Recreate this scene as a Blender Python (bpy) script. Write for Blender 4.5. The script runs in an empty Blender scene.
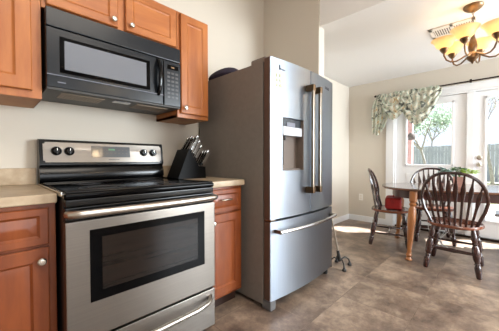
import bpy, bmesh, math, random
from mathutils import Vector, Matrix
random.seed(7)
S = bpy.context.scene
C = S.collection
PI = math.pi

# ---------------------------------------------------------------- camera
def make_camera():
    f_px = 261.66
    yaw, pitch, roll = [math.radians(a) for a in (44.53, -1.14, -0.10)]
    fw = Vector((math.cos(yaw)*math.cos(pitch), math.sin(yaw)*math.cos(pitch), math.sin(pitch)))
    rt = Vector((math.sin(yaw), -math.cos(yaw), 0))
    up = rt.cross(fw)
    rt2 = rt*math.cos(roll) + up*math.sin(roll)
    up2 = -rt*math.sin(roll) + up*math.cos(roll)
    cd = bpy.data.cameras.new('camera'); co = bpy.data.objects.new('camera', cd); C.objects.link(co)
    m = Matrix((rt2, up2, -fw)).transposed().to_4x4()
    m.translation = Vector((-0.226, -2.018, 1.055))
    co.matrix_world = m
    cd.sensor_fit = 'HORIZONTAL'; cd.sensor_width = 36; cd.lens = f_px*36/499
    cd.clip_start = .02; cd.clip_end = 200
    S.camera = co
make_camera()

# ---------------------------------------------------------------- world, sun, lights, exposure
w = bpy.data.worlds.new('world'); S.world = w; w.use_nodes = True
wn = w.node_tree.nodes; wl = w.node_tree.links
bg = wn['Background']; sky = wn.new('ShaderNodeTexSky')
sky.sky_type = 'HOSEK_WILKIE'; sky.turbidity = 3.5; sky.ground_albedo = .5
sky.sun_direction = Vector((.505, -.6, 1)).normalized()
mixw = wn.new('ShaderNodeMix'); mixw.data_type = 'RGBA'; mixw.inputs[0].default_value = .95
wl.new(sky.outputs[0], mixw.inputs[6]); mixw.inputs[7].default_value = (.90, .95, 1.0, 1)
wl.new(mixw.outputs[2], bg.inputs[0]); bg.inputs[1].default_value = 1.45

def light(name, kind, loc, energy, color, size=None, rot=None, sy=None, aim=None):
    d = bpy.data.lights.new(name, kind); d.energy = energy; d.color = color
    o = bpy.data.objects.new(name, d); C.objects.link(o); o.location = loc
    if kind == 'AREA':
        d.size = size
        if sy: d.shape = 'RECTANGLE'; d.size_y = sy
    elif kind == 'SUN': d.angle = size
    else: d.shadow_soft_size = size
    if aim is not None: o.rotation_euler = Vector(aim).to_track_quat('-Z', 'Y').to_euler()
    return o
light('sun', 'SUN', (8, -4, 8), 46.0, (1, .98, .96), math.radians(.6), aim=(-.505, .60, -1))
# added fill light from behind the camera, set in made-up window openings of wall_front
light('rear_fill_light', 'AREA', (0.2, -5.37, 1.5), 42, (.90, .95, 1.0), 2.4, sy=1.7, aim=(0, 1, -.02))
light('overhead_fill_light', 'AREA', (0.3, -2.6, 2.93), 44, (1.0, .90, .78), 1.5, sy=1.2, aim=(0, 0, -1))  # unseen overhead fill, added to brighten the kitchen
light('lamp_behind_camera', 'POINT', (1.22, -3.35, 2.15), 12, (1.0, .72, .42), .06)
light('dining_fill_light', 'AREA', (3.5, -5.37, 1.5), 300, (.84, .93, 1.0), 1.6, sy=1.7, aim=(-.05, 1, 0))  # cool fill added to brighten the dining side through an assumed opening
po = light('door_portal', 'AREA', (4.50, -1.65, 1.1), 1, (1, 1, 1), 1.9, sy=2.0, aim=(-1, 0, 0))
po.data.cycles.is_portal = True

S.view_settings.view_transform = 'Standard'; S.view_settings.look = 'None'
S.view_settings.gamma = 1; S.view_settings.use_curve_mapping = False
S.view_settings.exposure = -0.04

# ---------------------------------------------------------------- materials
def lin(c):
    return tuple(((x/255)/12.92 if x/255 <= .04045 else ((x/255+.055)/1.055)**2.4) for x in c) + (1,)
def mat(name, col, rough=.5, metal=0, noise=None, ns=8, bump=0, bs=60, stretch=(1, 1, 1), coat=0, spec=.5, trans=0, emis=None, es=0, sheen=0, alpha=1, aniso=0):
    m = bpy.data.materials.new(name); m.use_nodes = True
    n = m.node_tree.nodes; l = m.node_tree.links; b = n['Principled BSDF']
    b.inputs['Base Color'].default_value = lin(col)
    b.inputs['Roughness'].default_value = rough; b.inputs['Metallic'].default_value = metal
    b.inputs['Coat Weight'].default_value = coat; b.inputs['Coat Roughness'].default_value = .08
    b.inputs['Specular IOR Level'].default_value = spec
    b.inputs['Transmission Weight'].default_value = trans
    b.inputs['Anisotropic'].default_value = aniso
    if emis: b.inputs['Emission Color'].default_value = lin(emis); b.inputs['Emission Strength'].default_value = es
    if noise or bump:
        tc = n.new('ShaderNodeTexCoord'); mp = n.new('ShaderNodeMapping'); l.new(tc.outputs['Object'], mp.inputs[0])
        mp.inputs['Scale'].default_value = stretch
    if noise:
        t = n.new('ShaderNodeTexNoise'); t.inputs['Scale'].default_value = ns; t.inputs['Detail'].default_value = 8
        t.inputs['Roughness'].default_value = .62
        l.new(mp.outputs[0], t.inputs['Vector'])
        r = n.new('ShaderNodeValToRGB'); e = r.color_ramp.elements
        e[0].position = .3; e[0].color = lin(noise); e[1].position = .7; e[1].color = lin(col)
        l.new(t.outputs['Fac'], r.inputs[0]); l.new(r.outputs[0], b.inputs['Base Color'])
    if bump:
        t2 = n.new('ShaderNodeTexNoise'); t2.inputs['Scale'].default_value = bs; t2.inputs['Detail'].default_value = 5
        l.new(mp.outputs[0], t2.inputs['Vector'])
        bp = n.new('ShaderNodeBump'); bp.inputs['Strength'].default_value = bump; bp.inputs['Distance'].default_value = .01
        l.new(t2.outputs['Fac'], bp.inputs['Height']); l.new(bp.outputs[0], b.inputs['Normal'])
    return m
M = {}
ANISO_ROT = 0.25
M['wall'] = mat('painted_wall', (204, 196, 183), .7, bump=.05, bs=180)
M['ceil'] = mat('ceiling_paint', (232, 231, 229), .8, bump=.05, bs=150)
M['trim'] = mat('white_trim', (234, 235, 236), .4)
M['cab'] = mat('orange_maple', (180, 110, 54), .42, noise=(152, 84, 36), ns=3.2, stretch=(5, 5, .7), coat=.08, bump=.02, bs=40)
M['cabh'] = mat('orange_maple_rail', (180, 110, 54), .42, noise=(152, 84, 36), ns=3.2, stretch=(.7, 5, 5), coat=.08)
M['cab_shade'] = mat('shaded_maple', (140, 72, 30), .38, noise=(108, 48, 18), ns=3.0, stretch=(4, 4, .7), coat=.12, bump=.02, bs=40)  # same maple as the wall cabinets, colour darkened and reddened for its lighting
M['cabin'] = mat('cabinet_underside', (178, 128, 84), .6, noise=(160, 106, 66), ns=4)
M['kick'] = mat('dark_toe_kick', (50, 26, 16), .6)
M['knob'] = mat('brushed_nickel', (205, 200, 190), .25, 1)
M['steel'] = mat('brushed_steel', (126, 120, 113), .34, 1, noise=(118, 112, 106), ns=4, stretch=(.6, 1, 60), aniso=.7)
M['steelf'] = mat('fridge_steel', (146, 153, 163), .35, 1, noise=(139, 146, 157), ns=4, stretch=(60, 60, .5), aniso=.8)
M['chrome'] = mat('polished_steel', (214, 212, 208), .16, 1)
for _k in ('steel', 'steelf'):
    _n = M[_k].node_tree; _t = _n.nodes.new('ShaderNodeTangent'); _t.direction_type = 'RADIAL'; _t.axis = 'Z'
    _n.links.new(_t.outputs[0], _n.nodes['Principled BSDF'].inputs['Tangent'])
    _n.nodes['Principled BSDF'].inputs['Anisotropic Rotation'].default_value = ANISO_ROT
M['handle'] = mat('satin_handle_steel', (150, 140, 128), .28, 1)
M['fside'] = mat('fridge_side_grey', (124, 117, 111), .55, noise=(117, 110, 104), ns=30, bump=.08, bs=300)
M['gask'] = mat('brown_grey_gasket', (88, 66, 56), .45)
M['bracket'] = mat('bracket_bronze', (112, 92, 72), .3, 1)
M['blk'] = mat('black_enamel', (7, 7, 8), .18, spec=.32)
M['blkm'] = mat('black_plastic', (20, 20, 21), .42)
M['mw'] = mat('microwave_black', (22, 27, 33), .24, spec=.35)
M['mwwin'] = mat('microwave_window', (112, 116, 124), .14, coat=.3, noise=(104, 108, 116), ns=900)
M['glass_blk'] = mat('black_glass', (3, 3, 4), .08, coat=0, spec=.1)
M['ovenwin'] = mat('oven_glass', (34, 26, 22), .07, coat=0, spec=.25, noise=(18, 15, 13), ns=3, stretch=(.6, 1, 14))
M['steelh'] = mat('handle_steel', (190, 184, 176), .3, 1)
M['block'] = mat('black_stained_block', (6, 6, 7), .45, spec=.15)
M['filt'] = mat('filter_mesh', (128, 114, 98), .45, .6)
M['ring'] = mat('burner_ring_grey', (70, 70, 72), .25)
M['panelgrey'] = mat('display_grey', (58, 64, 70), .2, coat=.5)
M['digit'] = mat('display_green', (52, 104, 76), .4, emis=(60, 210, 120), es=0.03)
M['counter'] = mat('beige_laminate', (194, 176, 150), .38, noise=(160, 138, 110), ns=9, bump=.02)
M['splash'] = mat('beige_laminate_splash', (196, 176, 148), .42, noise=(156, 132, 102), ns=11)
M['paper'] = mat('paper_pale_yellow', (214, 216, 176), .7)
M['dk'] = mat('dark_mark', (50, 52, 60), .5)
M['chair'] = mat('dark_cherry', (64, 30, 24), .26, noise=(36, 16, 14), ns=6, stretch=(3, 3, 1), coat=.5)
M['seat'] = mat('worn_cherry_seat', (128, 70, 42), .26, noise=(86, 42, 26), ns=5, coat=.5)
M['oak'] = mat('golden_oak', (172, 112, 60), .35, noise=(140, 84, 42), ns=4, stretch=(4, 4, .8), coat=.3)
M['ttop'] = mat('glossy_oak_top', (110, 74, 54), .14, noise=(80, 50, 36), ns=3, stretch=(1, 6, 1), coat=.6)
M['apron'] = mat('dark_red_apron', (84, 38, 32), .3, noise=(60, 26, 22), ns=4, coat=.3)
M['bench'] = mat('painted_bench_seat', (150, 140, 138), .2, coat=.5)
M['red'] = mat('red_fabric', (186, 34, 30), .6, noise=(150, 22, 22), ns=14, bump=.2, bs=50)
M['bag'] = mat('dark_purple_cloth', (46, 36, 60), .8, noise=(28, 24, 38), ns=30, bump=.3)
M['bag2'] = mat('grey_cloth', (120, 124, 136), .8)
M['rod'] = mat('dark_bronze', (46, 32, 26), .35, .8)
M['brass'] = mat('antique_brass', (142, 116, 90), .32, 1, noise=(100, 78, 58), ns=14)
M['leaf'] = mat('leaf_green', (84, 128, 62), .5, noise=(50, 92, 42), ns=20)
M['leaf2'] = mat('lime_leaf', (170, 200, 60), .5, noise=(130, 168, 44), ns=20)
M['leaf3'] = mat('blue_green_leaf', (112, 150, 142), .5, noise=(78, 116, 104), ns=20)
M['pot'] = mat('pink_planter', (196, 156, 146), .6, noise=(176, 134, 124), ns=12)
M['soil'] = mat('soil', (60, 44, 34), .9)
M['wire'] = mat('white_wire', (222, 222, 222), .35)
M['vent'] = mat('vent_paint', (226, 218, 208), .45)
M['ventdk'] = mat('vent_slot', (120, 108, 98), .7)
M['outlet'] = mat('outlet_plastic', (236, 233, 226), .35)
M['fence'] = mat('weathered_fence', (164, 166, 178), .85, noise=(132, 136, 150), ns=5, stretch=(6, 6, .6))
M['patio'] = mat('patio_concrete', (122, 119, 114), .9, noise=(108, 105, 101), ns=3)
M['lawn'] = mat('winter_lawn', (120, 126, 84), .95, noise=(150, 150, 126), ns=1.2, bump=.3, bs=40)
M['bark'] = mat('bark', (150, 144, 142), .9, noise=(120, 114, 112), ns=12)
M['tleaf'] = mat('tree_leaves', (176, 190, 170), .8, noise=(140, 160, 142), ns=6)
M['post'] = mat('reddish_post', (160, 128, 124), .8, noise=(136, 104, 100), ns=14)
M['wood_dark'] = mat('feeder_wood', (66, 58, 54), .8)

def glass_mat():                                         # thin clear pane: see-through plus Fresnel reflection
    m = bpy.data.materials.new('window_glass'); m.use_nodes = True
    n = m.node_tree.nodes; l = m.node_tree.links; n.remove(n['Principled BSDF'])
    tr = n.new('ShaderNodeBsdfTransparent'); tr.inputs[0].default_value = (.94, .97, 1, 1)
    g = n.new('ShaderNodeBsdfGlossy'); g.inputs['Roughness'].default_value = .02
    lw = n.new('ShaderNodeLayerWeight'); pw = n.new('ShaderNodeMath'); pw.operation = 'POWER'; pw.inputs[1].default_value = 4; l.new(lw.outputs['Facing'], pw.inputs[0])
    f = n.new('ShaderNodeMath'); f.operation = 'MULTIPLY_ADD'; f.inputs[1].default_value = .6; f.inputs[2].default_value = .03; l.new(pw.outputs[0], f.inputs[0])
    x = n.new('ShaderNodeMixShader'); l.new(f.outputs[0], x.inputs[0]); l.new(tr.outputs[0], x.inputs[1]); l.new(g.outputs[0], x.inputs[2])
    l.new(x.outputs[0], n['Material Output'].inputs[0]); return m
M['glass'] = glass_mat()

def shade_mat():                                        # translucent amber alabaster glass, lit by the bulb inside
    m = mat('amber_alabaster_shade', (252, 222, 170), .35, noise=(240, 190, 124), ns=14)
    n = m.node_tree.nodes; l = m.node_tree.links; b = n['Principled BSDF']
    b.inputs['Emission Color'].default_value = (1.0, .58, .22, 1); b.inputs['Emission Strength'].default_value = .12
    tr = n.new('ShaderNodeBsdfTranslucent'); tr.inputs[0].default_value = (1, .90, .70, 1)
    x = n.new('ShaderNodeMixShader'); x.inputs[0].default_value = .6
    l.new(b.outputs[0], x.inputs[1]); l.new(tr.outputs[0], x.inputs[2]); l.new(x.outputs[0], n['Material Output'].inputs[0])
    return m
M['shade'] = shade_mat()
M['bulb'] = mat('lamp_bulb', (255, 240, 210), .4, emis=(255, 226, 170), es=11)

def floor_mat():
    m = bpy.data.materials.new('slate_look_vinyl_tile'); m.use_nodes = True
    n = m.node_tree.nodes; l = m.node_tree.links; b = n['Principled BSDF']
    tc = n.new('ShaderNodeTexCoord')
    mp = n.new('ShaderNodeMapping'); mp.inputs['Location'].default_value = (.13, .2, 0)
    l.new(tc.outputs['Object'], mp.inputs[0])
    br = n.new('ShaderNodeTexBrick'); br.offset = 0; br.inputs['Scale'].default_value = 1
    br.inputs['Brick Width'].default_value = .46; br.inputs['Row Height'].default_value = .46
    br.inputs['Mortar Size'].default_value = .0035; br.inputs['Mortar Smooth'].default_value = .6
    br.inputs['Color1'].default_value = (.0, .0, .0, 1); br.inputs['Color2'].default_value = (1, 1, 1, 1); br.inputs['Mortar'].default_value = (.5, .5, .5, 1)
    l.new(mp.outputs[0], br.inputs['Vector'])
    # per tile offset drives the clouding so every tile has its own pattern
    sc = n.new('ShaderNodeVectorMath'); sc.operation = 'SCALE'; l.new(br.outputs['Color'], sc.inputs[0]); sc.inputs['Scale'].default_value = 3.0
    ad = n.new('ShaderNodeVectorMath'); ad.operation = 'ADD'; l.new(tc.outputs['Object'], ad.inputs[0]); l.new(sc.outputs[0], ad.inputs[1])
    t1 = n.new('ShaderNodeTexNoise'); t1.inputs['Scale'].default_value = 3.2; t1.inputs['Detail'].default_value = 10; t1.inputs['Roughness'].default_value = .74
    t1.inputs['Distortion'].default_value = .15
    l.new(ad.outputs[0], t1.inputs['Vector'])
    r = n.new('ShaderNodeValToRGB'); e = r.color_ramp.elements
    e[0].position = .36; e[0].color = lin((86, 72, 64)); e[1].position = .66; e[1].color = lin((170, 150, 130))
    x = r.color_ramp.elements.new(.5); x.color = lin((126, 108, 94))
    l.new(t1.outputs['Fac'], r.inputs[0])
    mx = n.new('ShaderNodeMix'); mx.data_type = 'RGBA'; mx.blend_type = 'MULTIPLY'
    mf = n.new('ShaderNodeMath'); mf.operation = 'MULTIPLY'; mf.inputs[1].default_value = .35; l.new(br.outputs['Fac'], mf.inputs[0])
    l.new(mf.outputs[0], mx.inputs[0]); l.new(r.outputs[0], mx.inputs[6]); mx.inputs[7].default_value = (.4, .36, .32, 1)
    tv = n.new('ShaderNodeMapRange'); tv.inputs[3].default_value = .92; tv.inputs[4].default_value = 1.12; l.new(br.outputs['Color'], tv.inputs[0])
    sc2 = n.new('ShaderNodeVectorMath'); sc2.operation = 'SCALE'; l.new(mx.outputs[2], sc2.inputs[0]); l.new(tv.outputs[0], sc2.inputs['Scale'])
    l.new(sc2.outputs[0], b.inputs['Base Color'])
    rr = n.new('ShaderNodeMapRange'); rr.inputs[3].default_value = .26; rr.inputs[4].default_value = .42
    l.new(t1.outputs['Fac'], rr.inputs[0]); l.new(rr.outputs[0], b.inputs['Roughness'])
    bp = n.new('ShaderNodeBump'); bp.inputs['Strength'].default_value = .12; bp.inputs['Distance'].default_value = .01
    l.new(t1.outputs['Fac'], bp.inputs['Height']); l.new(bp.outputs[0], b.inputs['Normal'])
    return m
M['floor'] = floor_mat()

def scarf_mat():
    m = bpy.data.materials.new('floral_scarf_fabric'); m.use_nodes = True
    n = m.node_tree.nodes; l = m.node_tree.links; b = n['Principled BSDF']; b.inputs['Roughness'].default_value = .85
    tc = n.new('ShaderNodeTexCoord')
    v = n.new('ShaderNodeTexNoise'); v.inputs['Scale'].default_value = 9; v.inputs['Detail'].default_value = 3; v.inputs['Distortion'].default_value = 1.6
    l.new(tc.outputs['Object'], v.inputs['Vector'])
    r = n.new('ShaderNodeValToRGB'); r.color_ramp.interpolation = 'LINEAR'
    cs = [(.30, (72, 70, 66)), (.40, (120, 128, 116)), (.46, (206, 200, 184)), (.53, (160, 176, 158)), (.60, (222, 214, 196)), (.68, (176, 150, 104)), (.78, (110, 132, 118))]
    e = r.color_ramp.elements; e[0].position, e[0].color = cs[0][0], lin(cs[0][1]); e[1].position, e[1].color = cs[-1][0], lin(cs[-1][1])
    for p, c in cs[1:-1]: q = e.new(p); q.color = lin(c)
    l.new(v.outputs['Fac'], r.inputs[0]); l.new(r.outputs[0], b.inputs['Base Color'])
    b.inputs['Transmission Weight'].default_value = 0
    return m
M['scarf'] = scarf_mat()

# ---------------------------------------------------------------- mesh helpers
WORLD = set()
def box(bm, x0, x1, y0, y1, z0, z1, bev=0, seg=2):
    r = bmesh.ops.create_cube(bm, size=1)
    vs = r['verts']
    for v in vs:
        v.co = Vector(((x0+x1)/2 + v.co.x*abs(x1-x0), (y0+y1)/2 + v.co.y*abs(y1-y0), (z0+z1)/2 + v.co.z*abs(z1-z0)))
    if bev:
        es = {e for v in vs for e in v.link_edges}
        bmesh.ops.bevel(bm, geom=list(es), offset=bev, segments=seg, affect='EDGES', profile=.5)
def B(*a, **k):
    bm = bmesh.new(); box(bm, *a, **k); return bm
def ringloft(bm, rings, cap=True, closed=False):
    L = [[bm.verts.new(p) for p in r] for r in rings]
    n = len(L[0])
    for a, b in zip(L[:-1], L[1:]):
        for i in range(n):
            bm.faces.new((a[i], a[(i+1) % n], b[(i+1) % n], b[i]))
    if closed:
        a, b = L[-1], L[0]
        for i in range(n): bm.faces.new((a[i], a[(i+1) % n], b[(i+1) % n], b[i]))
    elif cap:
        bm.faces.new(L[0][::-1]); bm.faces.new(L[-1])
def frame_for(d):
    d = d.normalized(); a = Vector((0, 0, 1)) if abs(d.z) < .95 else Vector((1, 0, 0))
    u = d.cross(a).normalized(); return u, d.cross(u).normalized()
def tube(bm, pts, rad, seg=8, closed=False, flat=None):
    pts = [Vector(p) for p in pts]; n = len(pts)
    R = rad if isinstance(rad, (list, tuple)) else [rad]*n
    rings = []; u = None
    for i, p in enumerate(pts):
        if closed: d = pts[(i+1) % n]-pts[i-1]
        else: d = pts[min(i+1, n-1)]-pts[max(i-1, 0)]
        d.normalize()
        if u is None: u, v = frame_for(d)
        else:
            u = (u-d*u.dot(d)).normalized(); v = d.cross(u).normalized()
        rings.append([p+(u*math.cos(2*PI*k/seg)+v*math.sin(2*PI*k/seg))*R[i] for k in range(seg)])
    ringloft(bm, rings, True, closed)
def lathe(bm, prof, p0, p1, seg=14, sx=1., sy=1., u=None):
    p0, p1 = Vector(p0), Vector(p1); d = (p1-p0); a, b = frame_for(d)
    if u is not None:
        a = Vector(u); a = (a-d.normalized()*a.dot(d.normalized())).normalized(); b = d.normalized().cross(a)
    rings = [[p0+d*t+(a*math.cos(2*PI*k/seg)*sx+b*math.sin(2*PI*k/seg)*sy)*r for k in range(seg)] for (r, t) in prof]
    ringloft(bm, rings)
def prism(bm, poly, axis, a0, a1, bev=0):
    def P(p, a):
        return {'x': (a, p[0], p[1]), 'y': (p[0], a, p[1]), 'z': (p[0], p[1], a)}[axis]
    before = set(bm.edges)
    ringloft(bm, [[P(p, a0) for p in poly], [P(p, a1) for p in poly]])
    if bev:
        es = [e for e in bm.edges if e not in before]
        bmesh.ops.bevel(bm, geom=es, offset=bev, segments=2, affect='EDGES', profile=.5)
def root_of(o):
    while o.parent: o = o.parent
    return o
def obj(name, bm, m, parent=None, ang=35, mods=None):
    bmesh.ops.recalc_face_normals(bm, faces=bm.faces)
    me = bpy.data.meshes.new(name)
    if parent is not None:
        r = root_of(parent)
        if r.name in WORLD: bmesh.ops.translate(bm, verts=bm.verts, vec=-Vector(r.location))
    bm.to_mesh(me); bm.free()
    for p in me.polygons: p.use_smooth = True
    me.set_sharp_from_angle(angle=math.radians(ang))
    me.materials.append(M[m] if isinstance(m, str) else m)
    o = bpy.data.objects.new(name, me); C.objects.link(o)
    if parent is not None: o.parent = parent
    wnm = o.modifiers.new('weighted_normals', 'WEIGHTED_NORMAL'); wnm.keep_sharp = True; wnm.weight = 70
    return o
def tag(o, label, cat, group=None, kind=None):
    o['label'] = label; o['category'] = cat
    if group: o['group'] = group
    if kind: o['kind'] = kind
    return o
def thing(name, label, cat, loc=(0, 0, 0), rz=0, group=None, world=True):
    o = bpy.data.objects.new(name, None); C.objects.link(o); o.location = loc; o.rotation_euler = (0, 0, rz)
    o.empty_display_size = .1
    if world: WORLD.add(o.name)
    return tag(o, label, cat, group)
def struct(name, bm, m, parent=None):
    o = obj(name, bm, m, parent)
    o['kind'] = 'structure'
    return o
def dup(root, loc, rz, label=None):
    r = root.copy(); C.objects.link(r); r.location = loc; r.rotation_euler = (0, 0, rz)
    if label: r['label'] = label
    for ch in list(root.children):
        c = ch.copy(); C.objects.link(c); c.parent = r
        for g in list(ch.children):
            d = g.copy(); C.objects.link(d); d.parent = c
    return r

# ================================================================ SETTING
RX = 4.36; CZ = 2.35; HZ = 3.0
struct('floor', B(-2.6, RX+.12, -5.5, .12, -.1, 0), 'floor')
struct('wall_back', B(-2.6, RX+.12, 0, .12, 0, HZ), 'wall')
# dining wall with the opening of the two doors
D0, D1, DT = -.735, -2.56, 1.985
bm = bmesh.new()
box(bm, RX, RX+.12, D0, 0, 0, HZ); box(bm, RX, RX+.12, -3.0, D1, 0, HZ); box(bm, RX, RX+.12, -5.5, -4.4, 0, HZ); box(bm, RX, RX+.12, -4.4, -3.0, 0, .75); box(bm, RX, RX+.12, -4.4, -3.0, 2.0, HZ); box(bm, RX, RX+.12, D1, D0, DT, HZ)
struct('wall_right', bm, 'wall')
struct('wall_center', B(2.06, 2.165, -.71, 0, 0, HZ), 'wall')
struct('wall_left', B(-2.72, -2.6, -5.5, .12, 0, HZ), 'wall')
bm = bmesh.new()
for x0, x1, z0, z1 in ((-2.6, -1.1, 0, HZ), (1.5, 2.7, 0, HZ), (4.3, RX+.12, 0, HZ), (-1.1, 1.5, 0, .6), (-1.1, 1.5, 2.4, HZ), (2.7, 4.3, 0, .6), (2.7, 4.3, 2.4, HZ)):
    box(bm, x0, x1, -5.5, -5.4, z0, z1)
struct('wall_front', bm, 'wall')  # both window openings are made up to hold the fill lights
struct('ceiling', B(2.11, RX+.12, -5.5, 0, CZ, CZ+.1), 'ceil')
struct('ceiling_kitchen', B(-2.6, 2.11, -5.5, .12, HZ, HZ+.1), 'ceil')
struct('trim_1', B(2.085, 2.11, -5.5, -.71, CZ, HZ), 'ceil')          # header face where the kitchen ceiling steps up
def baseboard(name, pts):
    bm = bmesh.new()
    for (x0, x1, y0, y1, zz) in pts: box(bm, x0, x1, y0, y1, 0, zz, bev=.004)
    return struct(name, bm, 'trim')
baseboard('baseboard_back', [(2.165, RX-.015, -.015, -.001, .095)])
baseboard('baseboard_right', [(RX-.015, RX-.001, -.62, -.001, .095), (RX-.015, RX-.001, -5.4, -2.68, .095)])
baseboard('baseboard_center', [(2.165, 2.18, -.71, -.016, .095)])
# casing of the door opening
bm = bmesh.new()
box(bm, RX-.02, RX+.0, -.62, -.735, 0, 1.985, bev=.004); box(bm, RX-.02, RX, -2.56, -2.68, 0, 1.985, bev=.004)
box(bm, RX-.022, RX, -.60, -2.70, 1.985, 2.075, bev=.005); box(bm, RX-.034, RX, -.59, -2.71, 2.062, 2.08, bev=.003)
box(bm, RX, RX+.12, -.735, -.755, 0, 1.985); box(bm, RX, RX+.12, -2.54, -2.56, 0, 1.985); box(bm, RX, RX+.12, -.755, -2.54, 1.965, 1.985)
struct('trim_2', bm, 'trim')
def glazed_door(name, y0, y1, g0, g1, gz0, gz1, parent_label):
    bm = bmesh.new(); X0, X1 = RX+.03, RX+.075
    for a, b, c, d in ((y0, g0, .03, 1.96), (g1, y1, .03, 1.96), (g0, g1, .03, gz0), (g0, g1, gz1, 1.96)):
        box(bm, X0, X1, b, a, c, d)
    door = struct(name, bm, 'trim')
    bm = bmesh.new()
    for a, b, c, d in ((g0, g0-.025, gz0, gz1), (g1+.025, g1, gz0, gz1), (g0, g1, gz0, gz0+.025), (g0, g1, gz1-.025, gz1)):
        box(bm, X0-.012, X0, b, a, c, d, bev=.003)
    if gz0 > .6:                                       # raised lower panel
        box(bm, X0-.006, X0, g1+.02, g0-.02, .2, gz0-.12, bev=.005)
    o = obj('glazing_bead', bm, 'trim', door)
    o = obj('glass_pane', B(X0+.018, X0+.024, g1, g0, gz0, gz1), 'glass', door)
    return door
door_a = glazed_door('door_1', -.757, -1.62, -.884, -1.484, .965, 1.885, '')
door_b = glazed_door('door_2', -1.702, -2.538, -1.805, -2.435, .24, 1.885, '')
# astragal between the leaves
bm = bmesh.new(); box(bm, RX+.005, RX+.09, -1.70, -1.622, .03, 1.963, bev=.004); struct('trim_3', bm, 'trim')
bm = bmesh.new(); box(bm, RX-.01, RX+.12, -2.54, -.755, .001, .028, bev=.004); struct('trim_4', bm, 'rod')
# deadbolt and lever knob of the right leaf
bm = bmesh.new(); lathe(bm, [(.031, 0), (.031, .25), (.02, .4), (.018, 1)], (RX+.03, -1.757, 1.085), (RX-.005, -1.757, 1.085), 18)
box(bm, RX-.018, RX-.002, -1.778, -1.736, 1.079, 1.091, bev=.002); obj('deadbolt', bm, 'knob', door_b)
bm = bmesh.new(); lathe(bm, [(.033, 0), (.033, .12), (.012, .2), (.012, .5), (.024, .62), (.029, .8), (.02, 1)], (RX+.03, -1.757, .99), (RX-.035, -1.757, .99), 18)
obj('door_knob', bm, 'knob', door_b)

bm = bmesh.new()
for a, b, c, d in ((-4.4, -3.0, .75, .79), (-4.4, -3.0, 1.96, 2.0), (-4.4, -4.36, .79, 1.96), (-3.04, -3.0, .79, 1.96), (-3.72, -3.68, .79, 1.96)): box(bm, RX+.04, RX+.08, a, b, c, d)
w1 = struct('added_window', bm, 'trim'); obj('glass_pane', B(RX+.058, RX+.062, -4.36, -3.04, .79, 1.96), 'glass', w1)  # unseen window, added to light the room and brighten the fridge reflection
# outlet on the dining wall
t = thing('wall_outlet', 'white electrical outlet low on the dining wall left of the doors', 'outlet', (RX, -.22, .415))
obj('cover_plate', B(RX-.006, RX-.0005, -.255, -.185, .358, .472, bev=.003), 'outlet', t)
for dz in (-.022, .022): obj('socket', B(RX-.009, RX-.006, -.237, -.203, .415+dz-.014, .415+dz+.014, bev=.002), 'vent', t)

# ceiling vent
t = thing('ceiling_vent', 'white rectangular air vent grille on the ceiling beside the chandelier', 'vent', (3.04, -1.6, CZ))
bm = bmesh.new(); vx0, vx1, vy0, vy1 = 2.90, 3.18, -1.80, -1.44
box(bm, vx0, vx1, vy0, vy0+.03, CZ-.009, CZ-.001, bev=.002); box(bm, vx0, vx1, vy1-.03, vy1, CZ-.009, CZ-.001, bev=.002)
box(bm, vx0, vx0+.06, vy0, vy1, CZ-.009, CZ-.001, bev=.002); box(bm, vx1-.06, vx1, vy0, vy1, CZ-.009, CZ-.001, bev=.002)
box(bm, vx0, vx1, (vy0+vy1)/2-.012, (vy0+vy1)/2+.012, CZ-.009, CZ-.001)
obj('grille_frame', bm, 'vent', t)
obj('backing', B(vx0+.05, vx1-.05, vy0+.02, vy1-.02, CZ-.003, CZ-.0005), 'ventdk', t)
bm = bmesh.new()
for k in range(16):
    y = vy0+.04+k*(vy1-vy0-.08)/15; box(bm, vx0+.06, vx1-.06, y-.004, y+.004, CZ-.008, CZ-.003)
obj('louvers', bm, 'vent', t)

# ================================================================ OUTSIDE
struct('ground_patio', B(RX+.12, 8.2, -9, 6, -.12, -.04), 'patio')
struct('ground_lawn', B(8.2, 60, -40, 30, -.12, -.05), 'lawn')
def fence(x0, y0, x1, y1, h):
    a = Vector((x0, y0, 0)); b = Vector((x1, y1, 0)); L = (b-a).length; d = (b-a).normalized(); ang = math.atan2(d.y, d.x)
    t = thing('wooden_fence', 'grey weathered board fence at the far side of the yard', 'fence', (x0, y0, -.05), ang, world=False)
    bm = bmesh.new(); n = int(L/.15)
    for k in range(n): box(bm, k*.15, k*.15+.142, -.01, .01, .05, h+random.uniform(-.015, .015))
    obj('boards', bm, 'fence', t)
    bm = bmesh.new()
    for z in (.35, h-.3): box(bm, 0, L, .01, .05, z-.045, z+.045)
    obj('rails', bm, 'fence', t)
    for k in range(int(L/2.4)+1):
        obj('post', B(k*2.4-.05, k*2.4+.05, .05, .14, 0, h+.04), 'fence', t)
fence(17.5, 9, 16.0, -9, 1.85)

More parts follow.
